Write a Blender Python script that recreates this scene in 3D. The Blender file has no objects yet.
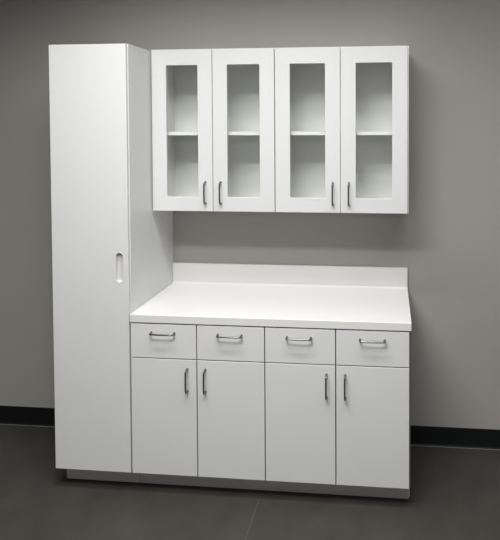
import bpy, bmesh, math
from mathutils import Vector, Matrix
S = bpy.context.scene
C = S.collection
PI = math.pi

# ------------------------------------------------------------------ materials
def mat(name, col, rough=.5, metal=0, spec=.5, bump=0, bscale=300, var=0, vscale=(3, 3, 3), vcol=None):
    m = bpy.data.materials.new(name); m.use_nodes = True
    nt = m.node_tree; N = nt.nodes; L = nt.links
    b = N['Principled BSDF']
    b.inputs['Base Color'].default_value = (*col, 1)
    b.inputs['Roughness'].default_value = rough
    b.inputs['Metallic'].default_value = metal
    b.inputs['Specular IOR Level'].default_value = spec
    tc = N.new('ShaderNodeTexCoord')
    if var:
        mp = N.new('ShaderNodeMapping'); mp.inputs['Scale'].default_value = vscale
        nz = N.new('ShaderNodeTexNoise'); nz.inputs['Scale'].default_value = 1; nz.inputs['Detail'].default_value = 6
        mx = N.new('ShaderNodeMix'); mx.data_type = 'RGBA'
        c2 = vcol or tuple(c * (1 - var) for c in col)
        mx.inputs[6].default_value = (*col, 1); mx.inputs[7].default_value = (*c2, 1)
        rp = N.new('ShaderNodeMapRange'); rp.inputs[1].default_value = .3; rp.inputs[2].default_value = .7
        L.new(tc.outputs['Object'], mp.inputs[0]); L.new(mp.outputs[0], nz.inputs[0])
        L.new(nz.outputs[0], rp.inputs[0]); L.new(rp.outputs[0], mx.inputs[0])
        L.new(mx.outputs[2], b.inputs['Base Color'])
    if bump:
        nb = N.new('ShaderNodeTexNoise'); nb.inputs['Scale'].default_value = bscale; nb.inputs['Detail'].default_value = 3
        bp = N.new('ShaderNodeBump'); bp.inputs['Strength'].default_value = bump; bp.inputs['Distance'].default_value = .001
        L.new(tc.outputs['Object'], nb.inputs[0]); L.new(nb.outputs[0], bp.inputs['Height'])
        L.new(bp.outputs[0], b.inputs['Normal'])
    return m

WHITE = mat('white_laminate', (.665, .67, .675), .45, bump=.08, bscale=900, var=.02, vscale=(4, 4, 4))
TOP = mat('white_worktop_laminate', (.70, .70, .695), .45, bump=.06, bscale=1200, var=.015, vscale=(9, 9, 9))
INNER = mat('white_melamine', (.86, .86, .85), .5, var=.02, vscale=(5, 5, 5))
EDGE = mat('white_edge_band', (.80, .805, .80), .35)
GAP_SHADE = mat('grey_gap_shade', (.16, .16, .155), .6)  # shade in the gaps between fronts, put into the carcass edge colour
TOEM = mat('grey_toe_laminate', (.43, .42, .41), .45, var=.12, vscale=(2, 30, 30))
METAL = mat('brushed_nickel', (.22, .22, .218), .33, metal=1, bump=.05, bscale=500)
CHROME = mat('polished_chrome', (.75, .75, .75), .12, metal=1)
WALL = mat('warm_grey_paint', (.350, .339, .319), .75, spec=.3, bump=.15, bscale=350, var=.05, vscale=(1.3, 1.3, 1.0))
LIGHTW = mat('pale_grey_paint', (.6, .6, .58), .8, spec=.3, bump=.1, bscale=350)
CEIL = mat('white_ceiling_tile', (.75, .75, .73), .9, var=.06, vscale=(40, 40, 40))
RUBBER = mat('black_rubber', (.004, .0055, .006), .5, spec=.3)
FRM = mat('white_enamel', (.8, .8, .8), .4)

def floor_mat():
    m = bpy.data.materials.new('dark_sheet_vinyl'); m.use_nodes = True
    nt = m.node_tree; N = nt.nodes; L = nt.links
    b = N['Principled BSDF']; b.inputs['Roughness'].default_value = .42; b.inputs['Specular IOR Level'].default_value = .2
    tc = N.new('ShaderNodeTexCoord')
    mp = N.new('ShaderNodeMapping'); mp.inputs['Scale'].default_value = (9, 5, 1)
    n1 = N.new('ShaderNodeTexNoise'); n1.inputs['Scale'].default_value = 1.0; n1.inputs['Detail'].default_value = 8; n1.inputs['Roughness'].default_value = .65
    n2 = N.new('ShaderNodeTexNoise'); n2.inputs['Scale'].default_value = 2.2; n2.inputs['Detail'].default_value = 4
    r1 = N.new('ShaderNodeValToRGB')
    r1.color_ramp.elements[0].position = .3; r1.color_ramp.elements[0].color = (.045, .0420, .0372, 1)
    r1.color_ramp.elements[1].position = .72; r1.color_ramp.elements[1].color = (.058, .0545, .0482, 1)
    r2 = N.new('ShaderNodeMapRange'); r2.inputs[1].default_value = .3; r2.inputs[2].default_value = .7; r2.inputs[3].default_value = .85; r2.inputs[4].default_value = 1.12
    mx = N.new('ShaderNodeMix'); mx.data_type = 'RGBA'; mx.blend_type = 'MULTIPLY'; mx.inputs[0].default_value = 1
    L.new(tc.outputs['Object'], mp.inputs[0]); L.new(mp.outputs[0], n1.inputs[0]); L.new(tc.outputs['Object'], n2.inputs[0])
    L.new(n1.outputs[0], r1.inputs[0]); L.new(n2.outputs[0], r2.inputs[0])
    L.new(r1.outputs[0], mx.inputs[6]); L.new(r2.outputs[0], mx.inputs[7])
    L.new(mx.outputs[2], b.inputs['Base Color'])
    rr = N.new('ShaderNodeMapRange'); rr.inputs[3].default_value = .48; rr.inputs[4].default_value = .60
    L.new(n1.outputs[0], rr.inputs[0]); L.new(rr.outputs[0], b.inputs['Roughness'])
    return m
FLOOR = floor_mat()
SEAM = mat('pale_weld_seam', (.088, .085, .078), .6)

def glass_mat():
    m = bpy.data.materials.new('clear_glass'); m.use_nodes = True
    nt = m.node_tree; N = nt.nodes; L = nt.links; N.clear()
    o = N.new('ShaderNodeOutputMaterial'); t = N.new('ShaderNodeBsdfTransparent'); g = N.new('ShaderNodeBsdfGlossy')
    t.inputs[0].default_value = (.972, .98, .972, 1); g.inputs['Roughness'].default_value = .02
    lw = N.new('ShaderNodeLayerWeight'); lw.inputs['Blend'].default_value = .5
    pw = N.new('ShaderNodeMath'); pw.operation = 'POWER'; pw.inputs[1].default_value = 5
    f = N.new('ShaderNodeMath'); f.operation = 'MULTIPLY_ADD'; f.inputs[1].default_value = .5; f.inputs[2].default_value = .022
    L.new(lw.outputs['Facing'], pw.inputs[0]); L.new(pw.outputs[0], f.inputs[0])
    x = N.new('ShaderNodeMixShader')
    L.new(f.outputs[0], x.inputs[0]); L.new(t.outputs[0], x.inputs[1]); L.new(g.outputs[0], x.inputs[2]); L.new(x.outputs[0], o.inputs[0])
    return m
GLASS = glass_mat()

def emit(name, strength, col=(1, .985, .955)):
    m = bpy.data.materials.new(name); m.use_nodes = True
    nt = m.node_tree; N = nt.nodes; N.clear()
    o = N.new('ShaderNodeOutputMaterial'); e = N.new('ShaderNodeEmission')
    e.inputs[0].default_value = (*col, 1); e.inputs[1].default_value = strength
    nt.links.new(e.outputs[0], o.inputs[0]); return m

# ------------------------------------------------------------------ helpers
def obj(name, bm, m, parent=None, bevel=0, smooth=False, seg=2):
    me = bpy.data.meshes.new(name); bmesh.ops.recalc_face_normals(bm, faces=bm.faces)
    bm.to_mesh(me); bm.free()
    o = bpy.data.objects.new(name, me); C.objects.link(o)
    for k in (m if isinstance(m, (list, tuple)) else [m]): me.materials.append(k)
    if smooth:
        for p in me.polygons: p.use_smooth = True
    if bevel:
        b = o.modifiers.new('bevel', 'BEVEL'); b.width = bevel; b.segments = seg; b.limit_method = 'ANGLE'; b.angle_limit = math.radians(40)
    if parent:
        o.parent = parent
        o.matrix_parent_inverse = Matrix.Identity(4)
        # geometry is written in world coordinates, so move it into the parent's space
        off = world_loc(parent)
        me.transform(Matrix.Translation(-off))
    return o

def world_loc(o):
    v = Vector((0, 0, 0))
    while o: v += Vector(o.location); o = o.parent
    return v

def thing(name, label, cat, loc, group=None):
    o = bpy.data.objects.new(name, None); C.objects.link(o); o.empty_display_size = .1
    o.location = loc; o['label'] = label; o['category'] = cat
    if group: o['group'] = group
    return o

def struct(name, bm, m, bevel=0):
    o = obj(name, bm, m, None, bevel); o['kind'] = 'structure'; return o

def box(bm, x0, x1, y0, y1, z0, z1, mi=0):
    r = bmesh.ops.create_cube(bm, size=1)
    for v in r['verts']:
        v.co = Vector(((x0 + x1) / 2 + v.co.x * (x1 - x0), (y0 + y1) / 2 + v.co.y * (y1 - y0), (z0 + z1) / 2 + v.co.z * (z1 - z0)))
    for f in {f for v in r['verts'] for f in v.link_faces}: f.material_index = mi
    return bm

def B(*a): return box(bmesh.new(), *a)

def tube(bm, pts, rad, n=12):
    """sweep a circle along pts; rad is one radius or one per point"""
    pts = [Vector(p) for p in pts]
    if not isinstance(rad, (list, tuple)): rad = [rad] * len(pts)
    rings = []; up = None
    for i, p in enumerate(pts):
        t = (pts[min(i + 1, len(pts) - 1)] - pts[max(i - 1, 0)]).normalized()
        if up is None: up = t.orthogonal().normalized()
        up = (up - t * up.dot(t)).normalized(); s = t.cross(up)
        rings.append([bm.verts.new(p + rad[i] * (math.cos(2 * PI * k / n) * up + math.sin(2 * PI * k / n) * s)) for k in range(n)])
    for a, b in zip(rings, rings[1:]):
        for k in range(n): bm.faces.new((a[k], a[(k + 1) % n], b[(k + 1) % n], b[k]))
    bm.faces.new(rings[0]); bm.faces.new(rings[-1])
    return bm

def rrect(x0, x1, z0, z1, r, n):
    """rounded rectangle loop in x,z, counter-clockwise, n points per corner"""
    P = []
    for cx, cz, a0 in ((x1 - r, z1 - r, 0), (x0 + r, z1 - r, PI / 2), (x0 + r, z0 + r, PI), (x1 - r, z0 + r, 3 * PI / 2)):
        for k in range(n + 1):
            a = a0 + PI / 2 * k / n; P.append((cx + r * math.cos(a), cz + r * math.sin(a)))
    return P

def holed_slab(x0, x1, z0, z1, hole, yf, yb, re=.0015, lip=.0):
    """slab from yf (front) to yb (back) with a through hole given as a rounded loop; outer edge eased"""
    bm = bmesh.new(); n = len(hole); q = n // 4
    cor = ((x1, z1), (x0, z1), (x0, z0), (x1, z0))
    def ring(P, y): return [bm.verts.new((p[0], y, p[1])) for p in P]
    def outer(d, y):
        cc = ((x1 - d, z1 - d), (x0 + d, z1 - d), (x0 + d, z0 + d), (x1 - d, z0 + d))
        return [bm.verts.new((c[0], y, c[1])) for c in cc]
    cx = sum(p[0] for p in hole) / n; cz = sum(p[1] for p in hole) / n
    def grow(P, d):
        out = []
        for i, p in enumerate(P):
            a = P[i - 1]; b = P[(i + 1) % n]; t = Vector((b[0] - a[0], b[1] - a[1])).normalized()
            out.append((p[0] + t.y * d, p[1] - t.x * d))
        return out
    OF0 = outer(re, yf); OF1 = outer(0, yf + re); OB = outer(0, yb)
    hf0 = ring(grow(hole, .0012), yf); hf1 = ring(hole, yf + .0012); hb = ring(hole, yb)
    def band(a, b):
        for i in range(len(a)): bm.faces.new((a[i], a[(i + 1) % len(a)], b[(i + 1) % len(b)], b[i]))
    def face(O, H):
        for c in range(4):
            seg = [H[c * q + k] for k in range(q)]
            for a, b in zip(seg, seg[1:]): bm.faces.new((O[c], a, b))
            bm.faces.new((O[c], seg[-1], H[((c + 1) * q) % n], O[(c + 1) % 4]))
    band(OF0, OF1); band(OF1, OB); band(hf0, hf1); band(hf1, hb); face(OF0, hf0); face(OB, hb)
    return bm

def slab(x0, x1, z0, z1, yf, yb): return B(x0, x1, yf, yb, z0, z1)

def pull(cx, cz, y, length, vertical, parent):
    """bent wire pull: two round feet on the front, rod standing proud with curved shoulders"""
    bm = bmesh.new(); h = length / 2; pr = .030; r = .010; path = []; rad = []
    def A(s, d): path.append((s, d))
    A(-h, 0); A(-h, .003); A(-h, .006); A(-h, pr - r)
    for k in range(1, 6):
        a = PI / 2 * k / 5; A(-h + r - r * math.cos(a), pr - r + r * math.sin(a))
    for k in range(1, 8): A(-h + r + (2 * h - 2 * r) * k / 8, pr + .002 * math.sin(PI * k / 8))
    for k in range(0, 6):
        a = PI / 2 * (1 - k / 5); A(h - r + r * math.cos(a), pr - r + r * math.sin(a))
    A(h, .006); A(h, .003); A(h, 0)
    n = len(path); rad = [.0043] * n; rad[0] = rad[-1] = .0062; rad[1] = rad[-2] = .0062; rad[2] = rad[-3] = .0047
    P = [(cx, y - d, cz - s) if vertical else (cx + s, y - d, cz) for s, d in path]
    tube(bm, P, rad, 14)
    return obj('handle', bm, METAL, parent, smooth=True)

# ------------------------------------------------------------------ measured layout (metres; wall plane y=0, floor z=0, x along the wall)
TH = .019
BX = (.0, .3403, .681, 1.028, 1.3806)       # seams of the base fronts
WX = (.0105, .3439, .6816, 1.0299, 1.3815)  # seams of the upper doors
G = .0025
YB = -.6232        # base front faces
YT = -.6244        # tall door face
YW = -.331         # upper door faces
Z0 = .1117; ZG = .6973; ZD = .8689

# ------------------------------------------------------------------ room
XL, XR, YF, ZC = -4.2, 5.6, -11.5, 3.2
struct('floor', B(XL, XR, YF, .12, -.12, 0), FLOOR)
struct('ceiling', B(XL, XR, YF, .12, ZC, ZC + .1), CEIL)
struct('wall_back', B(XL, XR, 0, .12, 0, ZC), WALL)
struct('wall_left', B(XL - .12, XL, YF, .12, -.12, ZC + .1), LIGHTW)
struct('wall_right', B(XR, XR + .12, YF, .12, -.12, ZC + .1), LIGHTW)
struct('wall_front', B(XL - .12, XR + .12, YF - .12, YF, -.12, ZC + .1), LIGHTW)
def cove(axis, a, b, pos, sgn):
    """rubber cove base: flat strip with a curved toe"""
    prof = [(0, .112), (.0022, .1115), (.003, .109), (.003, .016), (.0036, .009), (.005, .0045), (.0075, .0022), (.0095, .0016), (.0095, 0), (0, 0)]
    bm = bmesh.new()
    R = []
    for t in (a, b):
        R.append([bm.verts.new((t, pos - sgn * d, z) if axis == 'x' else (pos - sgn * d, t, z)) for d, z in prof])
    n = len(prof)
    for i in range(n): bm.faces.new((R[0][i], R[0][(i + 1) % n], R[1][(i + 1) % n], R[1][i]))
    bm.faces.new(R[0]); bm.faces.new(R[1])
    return bm
struct('baseboard_back', cove('x', XL, XR, 0, 1), RUBBER)
struct('baseboard_left', cove('y', YF + .02, -.02, XL, -1), RUBBER)
struct('baseboard_right', cove('y', YF + .02, -.02, XR, 1), RUBBER)
# pale welded seam in the sheet flooring, running out from the cabinets
struct('trim_1', B(.6415, .6445, -4.5, -.60, -.002, .0005), SEAM)
struct('trim_2', B(XL, XR, -.0135, -.0097, -.001, .0012), mat('grey_floor_line', (.24, .24, .23), .4))  # thin grey strip on the floor along the baseboard foot

# ------------------------------------------------------------------ tall cabinet
TX0, TX1 = -.4032, -.0005
t = thing('tall_cabinet', 'tall white single-door pantry cabinet at the left end', 'cabinet', (-.2, -.31, 0))
ZTT = 2.2575
bm = bmesh.new(); yb = -.0015; yf = -.6030; yk = -.5215
def notched(bm, x0, x1, zt, m=0):      # side panel reaching the floor with a toe notch
    box(bm, x0, x1, yf, yb, Z0 - .002, zt, m); box(bm, x0, x1, yk + .0008 + TH, yb, 0, Z0 - .002, m)
notched(bm, TX0, TX0 + .018, ZTT); notched(bm, TX1 - .018, TX1, ZTT)
box(bm, TX0 + .018, TX1 - .018, yf, yb, ZTT - .018, ZTT); box(bm, TX0 + .018, TX1 - .018, yf, yb, Z0, Z0 + .018)
box(bm, TX0 + .018, TX1 - .018, yb - .006, yb, Z0 + .018, ZTT - .018)
for z in (.55, 1.0, 1.45, 1.85): box(bm, TX0 + .018, TX1 - .018, yf + .02, yb - .006, z, z + .018)
obj('body', bm, WHITE, t)
PX, PZ0, PZ1, PW = -.049, 1.072, 1.221, .0335
hole = rrect(PX - PW / 2, PX + PW / 2, PZ0, PZ1, PW / 2 - .0001, 8)
dr = obj('door', holed_slab(TX0 + .0005, -.0042, Z0, 2.2558, hole, YT, YT + TH), WHITE, t)
# dished oval finger pull set into the hole
bm = bmesh.new(); rings = []
for s, d in ((1.13, -.0006), (1.11, -.0014), (1.03, -.0014), (.985, -.0002), (.965, .004), (.93, .009), (.84, .0130), (.65, .0150), (.35, .0155)):
    w = PW / 2 * s; ex = (PZ1 - PZ0) / 2 - PW / 2
    k = []; zc = (PZ0 + PZ1) / 2
    for i in range(32):
        a = 2 * PI * i / 32; off = ex if math.sin(a) > 1e-6 else (-ex if math.sin(a) < -1e-6 else 0)
        if abs(math.sin(a)) < 1e-6: off = 0
        k.append(bm.verts.new((PX + w * math.cos(a), YT + d, zc + off + w * math.sin(a))))
    rings.append(k)
for a, b in zip(rings, rings[1:]):
    for i in range(32): bm.faces.new((a[i], a[(i + 1) % 32], b[(i + 1) % 32], b[i]))
bm.faces.new(rings[-1])
fp = obj('finger_pull', bm, mat('white_gloss_plastic', (.60, .60, .60), .35), dr, smooth=True)
fp['label'] = 'recessed white oval finger pull'
obj('toe_kick', B(TX0 + .002, TX1 - .0008, yk, yk + TH, 0, Z0 - .003), TOEM, t, bevel=.001)

# ------------------------------------------------------------------ wall cabinets with glass doors
def wall_cabinet(xa, xb, seams, sides, label):
    zt, zb = 2.2625, 1.3888
    t = thing('wall_cabinet', label, 'cabinet', ((xa + xb) / 2, -.16, zb), 'wall cabinets with glass doors')
    yf = YW + TH + .0018; yb = -.0015
    bm = bmesh.new(); T = .017
    box(bm, xa, xa + T, yf, yb, zb, zt); box(bm, xb - T, xb, yf, yb, zb, zt)
    box(bm, xa + T, xb - T, yf, yb, zt - T, zt); box(bm, xa + T, xb - T, yf, yb, zb, zb + T)
    box(bm, xa + T, xb - T, yb - .006, yb, zb + T, zt - T)
    obj('body', bm, INNER, t)
    sh = obj('shelf', B(xa + T + .0008, xb - T - .0008, -.292, yb - .0065, 1.799, 1.818), [INNER], t, bevel=.0008)
    for i, (a, b) in enumerate(seams):
        m = .079; z0, z1 = 1.3908, 2.2594
        hole = rrect(a + m, b - m, z0 + m - .002, z1 - m - .005, .006, 5)
        d = obj('door', holed_slab(a, b, z0, z1, hole, YW, YW + TH), WHITE, t)
        g = obj('glass_pane', B(a + m + .0002, b - m - .0002, YW + .0085, YW + .0125, z0 + m - .0018, z1 - m - .0052), GLASS, d)
        hx = b - .039 if i == 0 else a + .042
        pull(hx, 1.4915, YW, .114, True, d)
    return t
s1 = ((WX[0], WX[1] - G * .6), (WX[1] + G * .6, WX[2] - G))
s2 = ((WX[2] + G, WX[3] - G * .6), (WX[3] + G * .6, WX[4] - .0035))
wall_cabinet(.0012, WX[2] - .0004, s1, 0, 'white glass-door wall cabinet touching the tall cabinet')
wall_cabinet(WX[2] + .0004, WX[4] + .0035, s2, 1, 'white glass-door wall cabinet at the right end, farther from the tall cabinet')

# ------------------------------------------------------------------ base cabinets
def base_cabinet(xa, xb, x0, x1, x2, hxs, label):
    t = thing('base_cabinet', label, 'cabinet', ((xa + xb) / 2, -.31, 0), 'base cabinets under the worktop')
    bm = bmesh.new(); yf = -.6020; yb = -.0015; zt = .8735; T = .018
    def side(a, b):
        box(bm, a, b, yf, yb, Z0 - .002, zt); box(bm, a, b, yk + .0008 + TH, yb, 0, Z0 - .002)
    side(xa, xa + T); side(xb - T, xb)
    box(bm, xa + T, xb - T, yf, yb, Z0, Z0 + T); box(bm, xa + T, xb - T, yb - .006, yb, Z0 + T, zt)
    box(bm, xa + T, xb - T, yf, yf + .08, zt - T, zt); box(bm, xa + T, xb - T, yb - .09, yb - .006, zt - T, zt)
    box(bm, xa + T, xb - T, yf, yf + .09, ZG - .009, ZG + .009)          # rail between drawers and doors
    box(bm, x1 - .009, x1 + .009, yf, yf + .09, ZG + .009, zt - T)       # post between the drawers
    bmesh.ops.recalc_face_normals(bm, faces=bm.faces)
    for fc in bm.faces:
        if fc.normal.y < -.9 and abs(fc.calc_center_median().y - yf) < .001 and xa + .0001 < fc.calc_center_median().x < xb: fc.material_index = 1  # carcass front edges get the painted gap shade
    obj('body', bm, [WHITE, GAP_SHADE], t)
    for i, (a, b) in enumerate(((x0, x1), (x1, x2))):
        a += G; b -= G
        bm = slab(a, b, ZG + G, ZD, YB, YB + TH)
        d = obj('drawer', bm, WHITE, t, bevel=.0014)
        bm = bmesh.new(); p, q = a + .030, b - .030; r0, r1 = YB + TH + .0005, -.12; zz0, zz1 = ZG + .03, ZD - .03
        box(bm, p, p + .012, r0, r1, zz0, zz1); box(bm, q - .012, q, r0, r1, zz0, zz1)
        box(bm, p + .012, q - .012, r1 - .012, r1, zz0, zz1); box(bm, p + .012, q - .012, r0, r1 - .012, zz0, zz0 + .01)
        obj('drawer_box', bm, INNER, d)
        pull(hxs[i][0], .8265, YB, .118, False, d)
        e = obj('door', slab(a, b, Z0, ZG - G, YB, YB + TH), WHITE, t, bevel=.0014)
        pull(hxs[i][1], .595, YB, .110, True, e)
    return t
base_cabinet(.0004, .6806, BX[0] + .0012, BX[1], BX[2], ((.1695, .2925), (.5075, .3835)), 'white two-drawer base cabinet beside the tall cabinet')
base_cabinet(.6814, 1.3855, BX[2], BX[3], BX[4] + .001, ((.8505, .9835), (1.2045, 1.0735)), 'white two-drawer base cabinet at the right end')
tk = obj('toe_kick_board', B(.0004, 1.3806, yk, yk + TH, 0, Z0 - .003), TOEM, None, bevel=.001)
tk['label'] = 'long grey toe-kick board on the floor under the drawer cabinets'; tk['category'] = 'toe kick'

# ------------------------------------------------------------------ worktop with upstand
t = thing('countertop', 'long white countertop with upstand on the base cabinets', 'countertop', (.69, -.31, .875))
WXR = 1.3889; zc = .914
prof = [(-.6262, .8766), (-.6262, .9125), (-.6247, .914)]             # square front edge
for k in range(0, 7):
    a = PI / 2 * k / 6; prof.append((-.0215 - .014 + .014 * math.sin(a), .914 + .014 - .014 * math.cos(a)))
prof += [(-.0215, .9282), (-.002, .9282), (-.002, .8766)]
bm = bmesh.new(); R = [[bm.verts.new((x, y, z)) for y, z in prof] for x in (.0008, WXR)]
n = len(prof)
for i in range(n): bm.faces.new((R[0][i], R[0][(i + 1) % n], R[1][(i + 1) % n], R[1][i]))
bm.faces.new(R[0]); bm.faces.new(R[1])
obj('worktop', bm, TOP, t)
obj('backsplash', B(.0008, WXR, -.0215, -.002, .9284, 1.0335), TOP, t, bevel=.0015)

# ------------------------------------------------------------------ ceiling lights (linear recessed lamps)
EM = emit('lamp_diffuser', 3)
LIGHTS = [
    (.25, -1.5, 21, 140, 'recessed ceiling lamp nearest the tall cabinet'),
    (1.65, -1.5, 15.5, 160, 'recessed ceiling lamp nearest the right end of the worktop'),
    (.95, -2.05, 20, 158, 'recessed ceiling lamp in the second row before the cabinets'),
    (.40, -2.6, 54, 160, 'brightest recessed ceiling lamp, in the third row before the cabinets'),
    (.20, -8.5, 90, 180, 'far recessed ceiling lamp on the left of the last row'),
    (1.70, -8.5, 90, 180, 'far recessed ceiling lamp on the right of the last row'),
]
for x, y, watts, spread, lab in LIGHTS:
    t = thing('ceiling_light', lab, 'ceiling light', (x, y, ZC), 'ceiling lamps')
    bm = bmesh.new(); w, d = .60, .15
    box(bm, x - w - .02, x + w + .02, y - d - .02, y - d, ZC - .012, ZC - .0005); box(bm, x - w - .02, x + w + .02, y + d, y + d + .02, ZC - .012, ZC - .0005)
    box(bm, x - w - .02, x - w, y - d, y + d, ZC - .012, ZC - .0005); box(bm, x + w, x + w + .02, y - d, y + d, ZC - .012, ZC - .0005)
    obj('frame', bm, FRM, t)
    obj('diffuser', B(x - w + .0005, x + w - .0005, y - d + .0005, y + d - .0005, ZC - .008, ZC - .003), EM, t)
    ld = bpy.data.lights.new('lamp', 'AREA'); ld.shape = 'RECTANGLE'; ld.size = 2 * w; ld.size_y = 2 * d
    ld.energy = watts; ld.spread = math.radians(spread); ld.color = (1, .992, .972)
    lo = bpy.data.objects.new('lamp', ld); C.objects.link(lo); lo.parent = t; lo.location = (0, 0, -.014)

w = bpy.data.worlds.new('world'); S.world = w; w.use_nodes = True
w.node_tree.nodes['Background'].inputs[0].default_value = (.5, .5, .5, 1); w.node_tree.nodes['Background'].inputs[1].default_value = 0

# ------------------------------------------------------------------ camera
f, px, py = 609.2026, 324.7577, 143.2827
yaw, pitch, roll = .1048, -.0313, -.0029
cy, sy, cp, sp = math.cos(yaw), math.sin(yaw), math.cos(pitch), math.sin(pitch)
F = Vector((-sy * cp, cy * cp, sp)); R0 = Vector((cy, sy, 0)); U0 = R0.cross(F)
c, s = math.cos(roll), math.sin(roll)
Rv = c * R0 + s * U0; Uv = -s * R0 + c * U0
cd = bpy.data.cameras.new('camera'); cam = bpy.data.objects.new('camera', cd); C.objects.link(cam)
M = Matrix((Rv, Uv, -F)).transposed().to_4x4(); M.translation = Vector((1.2819, -3.509, 1.8572)); cam.matrix_world = M
cd.sensor_fit = 'VERTICAL'; cd.sensor_height = 36; cd.sensor_width = 36 * 500 / 540; cd.lens = f * 36 / 540
cd.shift_x = (250 - px) / 540; cd.shift_y = (py - 270) / 540; cd.clip_start = .05
S.camera = cam

S.view_settings.view_transform = 'Standard'; S.view_settings.look = 'None'
S.view_settings.gamma = 1; S.view_settings.use_curve_mapping = False; S.view_settings.exposure = 0
